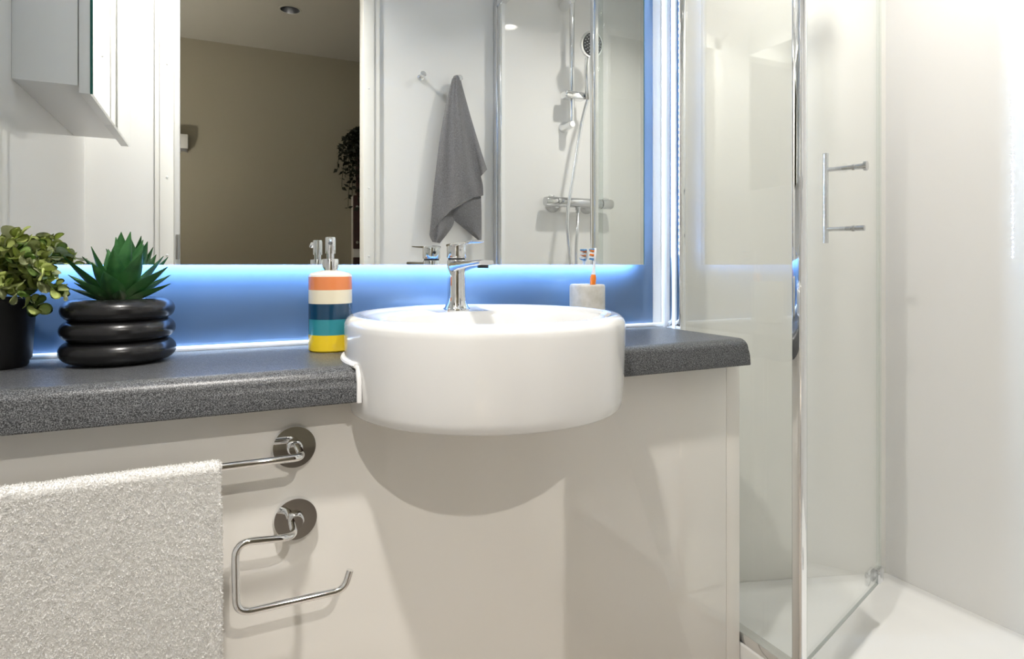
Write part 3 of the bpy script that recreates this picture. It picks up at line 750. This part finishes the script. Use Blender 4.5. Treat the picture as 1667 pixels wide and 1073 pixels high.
obj('outlet', lathe([(0, -.017), (.011, -.017), (.011, -.030), (.009, -.031), (.009, -.042), (0, -.042)], 24, (xo, YV, vz)), 'nickel', t)
YRAIL = YF + .060
rx = MU(931, 100, YRAIL).x; zlow = MU(931, 203, YRAIL).z
t = thing('shower_riser', 'chrome riser rail with a sliding handset holder', 'riser rail', (rx, YF, zlow))
ztp = MU(922, 0, YRAIL).z
obj('rail', tube(bmesh.new(), [(rx, YRAIL, zlow - .004), (rx, YRAIL, ztp + .05)], .0105, 24), 'chrome', t)
for z in (zlow, ztp):
    obj('wall_bracket', lathe([(0, 0), (.022, 0), (.022, .012), (.016, .03), (.015, .066), (.012, .072), (0, .072)], 30, (rx - .004, YF, z), (0, 1, 0)), 'chrome', t)
zsl = MU(935, 157, YRAIL).z
b = box((rx - .042, YRAIL - .020, zsl - .015), (rx + .056, YRAIL + .026, zsl + .015), .008, 3)
obj('slider', b, 'chrome', t)
hx0 = MU(949, 150, YRAIL + .03)
hx0.y = YRAIL + .030
hs = Vector((rx + .058, YRAIL + .030, zsl - .012))
he = MU(953, 108, YRAIL + .075)
hc_ = MU(962, 73, YRAIL + .085)
t = thing('shower_handset', 'round chrome shower handset in its holder with a hose', 'shower head', hs)
obj('handle', tube(bmesh.new(), bez(hs, hs + (he - hs) * .35, hs + (he - hs) * .8, he + (hc_ - he) * .4, 12), [.0105 + .0006 * math.sin(i) for i in range(13)], 20), 'chrome', t)
fn = Vector((.06, 1, -.16)).normalized()
obj('head', lathe([(0, -.030), (.018, -.028), (.036, -.018), (.049, -.004), (.052, .004), (.051, .009), (.046, .010), (0, .010)], 44, hc_, fn), 'chrome', t)
fc = obj('spray_face', lathe([(0, .0098), (.0445, .0098), (.044, .0125), (0, .0135)], 40, hc_, fn), 'nozzle', t, 'dark grey spray face')
b = bmesh.new(); ex, ey = frame_from(fn)
for rr_, cnt in ((.008, 5), (.018, 10), (.028, 15), (.038, 20)):
    for i in range(cnt):
        a = 6.283 * i / cnt; p = hc_ + ex * rr_ * math.cos(a) + ey * rr_ * math.sin(a)
        lathe([(0, .011), (.0022, .011), (.0016, .0155), (0, .0155)], 6, p, fn, bm=b)
o = obj('nozzles', b, 'nozdot', fc); o['kind'] = 'stuff'
yh = YRAIL + .03
hp = [hs + Vector((0, 0, .002)), MU(947, 200, yh), MU(934, 280, yh + .01), MU(924, 350, yh + .015), MU(926, 400, yh + .015), MU(931, 445, yh + .01), MU(937, 462, yh), MU(938, 440, yh - .01), MU(938, 400, yh - .01), MU(940, 372, yh - .012), Vector((xo, YV, vz - .041))]
def catmull(P, n=8):
    P = [P[0]] + P + [P[-1]]; out = []
    for i in range(1, len(P) - 2):
        for k in range(n):
            t_ = k / n; a, b_, c, d = P[i - 1], P[i], P[i + 1], P[i + 2]
            out.append(.5 * ((2 * b_) + (c - a) * t_ + (2 * a - 5 * b_ + 4 * c - d) * t_ ** 2 + (3 * b_ - a - 3 * c + d) * t_ ** 3))
    out.append(P[-2]); return out
obj('hose', tube(bmesh.new(), catmull(hp), .0068, 14), 'satin', t)

# ------------------------------------------------------------------ hooks and the grey towel
def hook(u, v, label):
    c = MU(u, v, YF); t = thing('robe_hook', label, 'hook', (c.x, YF, c.z))
    obj('plate', lathe(disc_prof(.012, .008, .002), 28, (c.x, YF, c.z), (0, 1, 0)), 'chrome', t)
    obj('peg', lathe([(0, .007), (.006, .007), (.006, .030), (.0105, .033), (.011, .040), (.009, .042), (0, .042)], 28, (c.x, YF, c.z), Vector((-.0, 1, .12))), 'chrome', t)
    return c
hook(684, 127, 'bare chrome robe hook on the white wall')
hc2 = hook(743, 133, 'chrome robe hook holding up the grey towel')
t = thing('grey_hand_towel', 'grey hand towel hanging in a point from a robe hook', 'towel', (hc2.x, YF, MU(740, 395, YF + .04).z))
def sheet(L, Rr, yfun, nu=24, nv=36, th=.006, sag=0):
    b = bmesh.new(); g = []
    Lc, Rc = catmull([Vector((*p, 0)) for p in L], 10), catmull([Vector((*p, 0)) for p in Rr], 10)
    def samp(c, f):
        x = f * (len(c) - 1); i = min(int(x), len(c) - 2); return c[i].lerp(c[i + 1], x - i)
    for j in range(nv + 1):
        f = j / nv; a, c = samp(Lc, f), samp(Rc, f); row = []
        for i in range(nu + 1):
            s_ = i / nu; p = a.lerp(c, s_); p.y += sag * f ** 6 * math.sin(math.pi * s_)
            row.append(b.verts.new(MU(p.x, p.y, YF + yfun(s_, f))))
        g.append(row)
    for j in range(nv):
        for i in range(nu): b.faces.new((g[j][i], g[j][i + 1], g[j + 1][i + 1], g[j + 1][i]))
    bmesh.ops.recalc_face_normals(b, faces=b.faces)
    if b.faces[0].normal.y < 0: bmesh.ops.reverse_faces(b, faces=b.faces)
    bmesh.ops.solidify(b, geom=b.faces[:], thickness=th)
    return b
sn = math.sin; pi = math.pi
obj('front_fold', sheet([(736, 128), (727, 165), (716, 225), (707, 300), (703, 345), (700, 380)], [(748, 126), (756, 160), (768, 215), (780, 275), (786, 300), (787, 318)], lambda s_, f: .046 + .022 * sn(pi * s_) * (1 - .3 * f) * min(1, .1 + 3 * f) + (.006 * sn(11 * s_ + 2 * f) + .003 * sn(23 * s_ - 5 * f)) * min(1, .3 + f), sag=-14), 'terry_grey', t, smooth=80)
obj('top_loop', sheet([(734, 140), (738, 125), (744, 122)], [(752, 142), (750, 128), (745, 122)], lambda s_, f: .037 + .012 * sn(pi * s_), 10, 10), 'terry_grey', t, smooth=80)
obj('side_fold', sheet([(744, 132), (752, 170), (766, 230), (780, 290)], [(750, 130), (765, 185), (780, 235), (793, 276)], lambda s_, f: .034 + .010 * sn(pi * s_), 12), 'terry_grey', t, smooth=80)
obj('left_corner', sheet([(701, 365), (699, 382), (704, 394)], [(738, 345), (738, 366), (716, 396)], lambda s_, f: .036 + .012 * sn(pi * s_), 14, 14), 'terry_grey', t, smooth=80)
obj('right_corner', sheet([(726, 348), (748, 366), (782, 394)], [(783, 315), (784, 350), (784, 394)], lambda s_, f: .036 + .010 * sn(pi * s_), 14, 18), 'terry_grey', t, smooth=80)

# ------------------------------------------------------------------ things in the dim room, seen in the mirror
HW = HY1
c = MU(297, 233, HW)
t = thing('wall_control', 'small white control box on the beige wall outside', 'wall switch', (c.x, HW, c.z - .04))
obj('case', box((c.x - .05, HW, c.z - .035), (c.x + .030, HW + .045, c.z + .045), .004), 'white_plastic', t)
obj('base', box((c.x - .05, HW, c.z - .055), (c.x + .026, HW + .040, c.z - .034), .003), 'steel', t)
ym = HW + .10
xm = MU(576, 380, ym).x; zt1 = MU(580, 318, ym).z; zm1 = MU(580, 405, ym).z; zm2 = MU(580, 419, ym).z
t = thing('bookcase', 'dark maroon bookcase with riveted boards in the dim room', 'bookcase', (xm + .2, HW, 0))
obj('upper_board', box((xm, ym - .03, zm1), (xm + .42, ym, zt1), .004), 'maroon', t)
obj('lower_board', box((xm, ym - .03, 0.0005), (xm + .42, ym, zm2), .004), 'maroon', t)
obj('back_board', box((xm + .004, HW + .0005, 0.0005), (xm + .416, ym - .03, zt1), .002), 'white_plastic', t)
for z in (zt1 - .07, zm1 + .04, zm2 - .05):
    obj('rivet', lathe([(0, .004), (.006, .003), (.009, 0), (0, -.001)], 12, (xm + .022, ym, z), (0, 1, 0)), 'steel', t)
zp = zt1
t = thing('trailing_plant', 'dark trailing plant hanging beside the bookcase', 'plant', (xm + .06, ym - .04, zp))
pc = Vector((xm + .06, ym - .045, zp))
ztop = MU(578, 205, ym).z
obj('pot', lathe([(0, 0), (.036, 0), (.048, ztop - zp - .03), (.042, ztop - zp - .03), (.031, .01), (0, .01)], 24, pc), 'maroon', t)
b = bmesh.new(); stems = bmesh.new()
for i in range(26):
    s0 = pc + Vector((random.uniform(-.028, .028), random.uniform(-.028, .028), ztop - zp - .03))
    uu = random.uniform(548, 584); vv_ = random.choice((random.uniform(250, 352), random.uniform(215, 300)))
    if uu < 556: vv_ = random.uniform(240, 335)
    e = MU(uu, vv_, ym + random.uniform(.035, .11))
    path = bez(s0, s0 + Vector((-.01, .06, .05)), Vector((e.x, e.y, (s0.z + e.z) / 2 + .06)), e, 14)
    tube(stems, path, .0016, 5)
    for j in range(3, 15):
        for _ in range(2):
            p = path[j]; d = Vector((random.uniform(-1, 1), random.uniform(-.6, .8), random.uniform(-.9, .3))).normalized(); sd = d.orthogonal().normalized(); sd.rotate(Matrix.Rotation(random.random() * 3, 3, d))
            L = random.uniform(.022, .040); wd = L * .3
            up = sd.cross(d)
            vs_ = [b.verts.new(v) for v in (p, p + d * L * .4 + sd * wd, p + d * L, p + d * L * .4 - sd * wd, p + d * L * .45 + up * L * .08)]
            for a_, c_ in ((0, 1), (1, 2), (2, 3), (3, 0)): b.faces.new((vs_[a_], vs_[c_], vs_[4]))
o = obj('foliage', b, 'darkleaf', t, fix=False); o['kind'] = 'stuff'
obj('stems', stems, 'darkleaf', t)
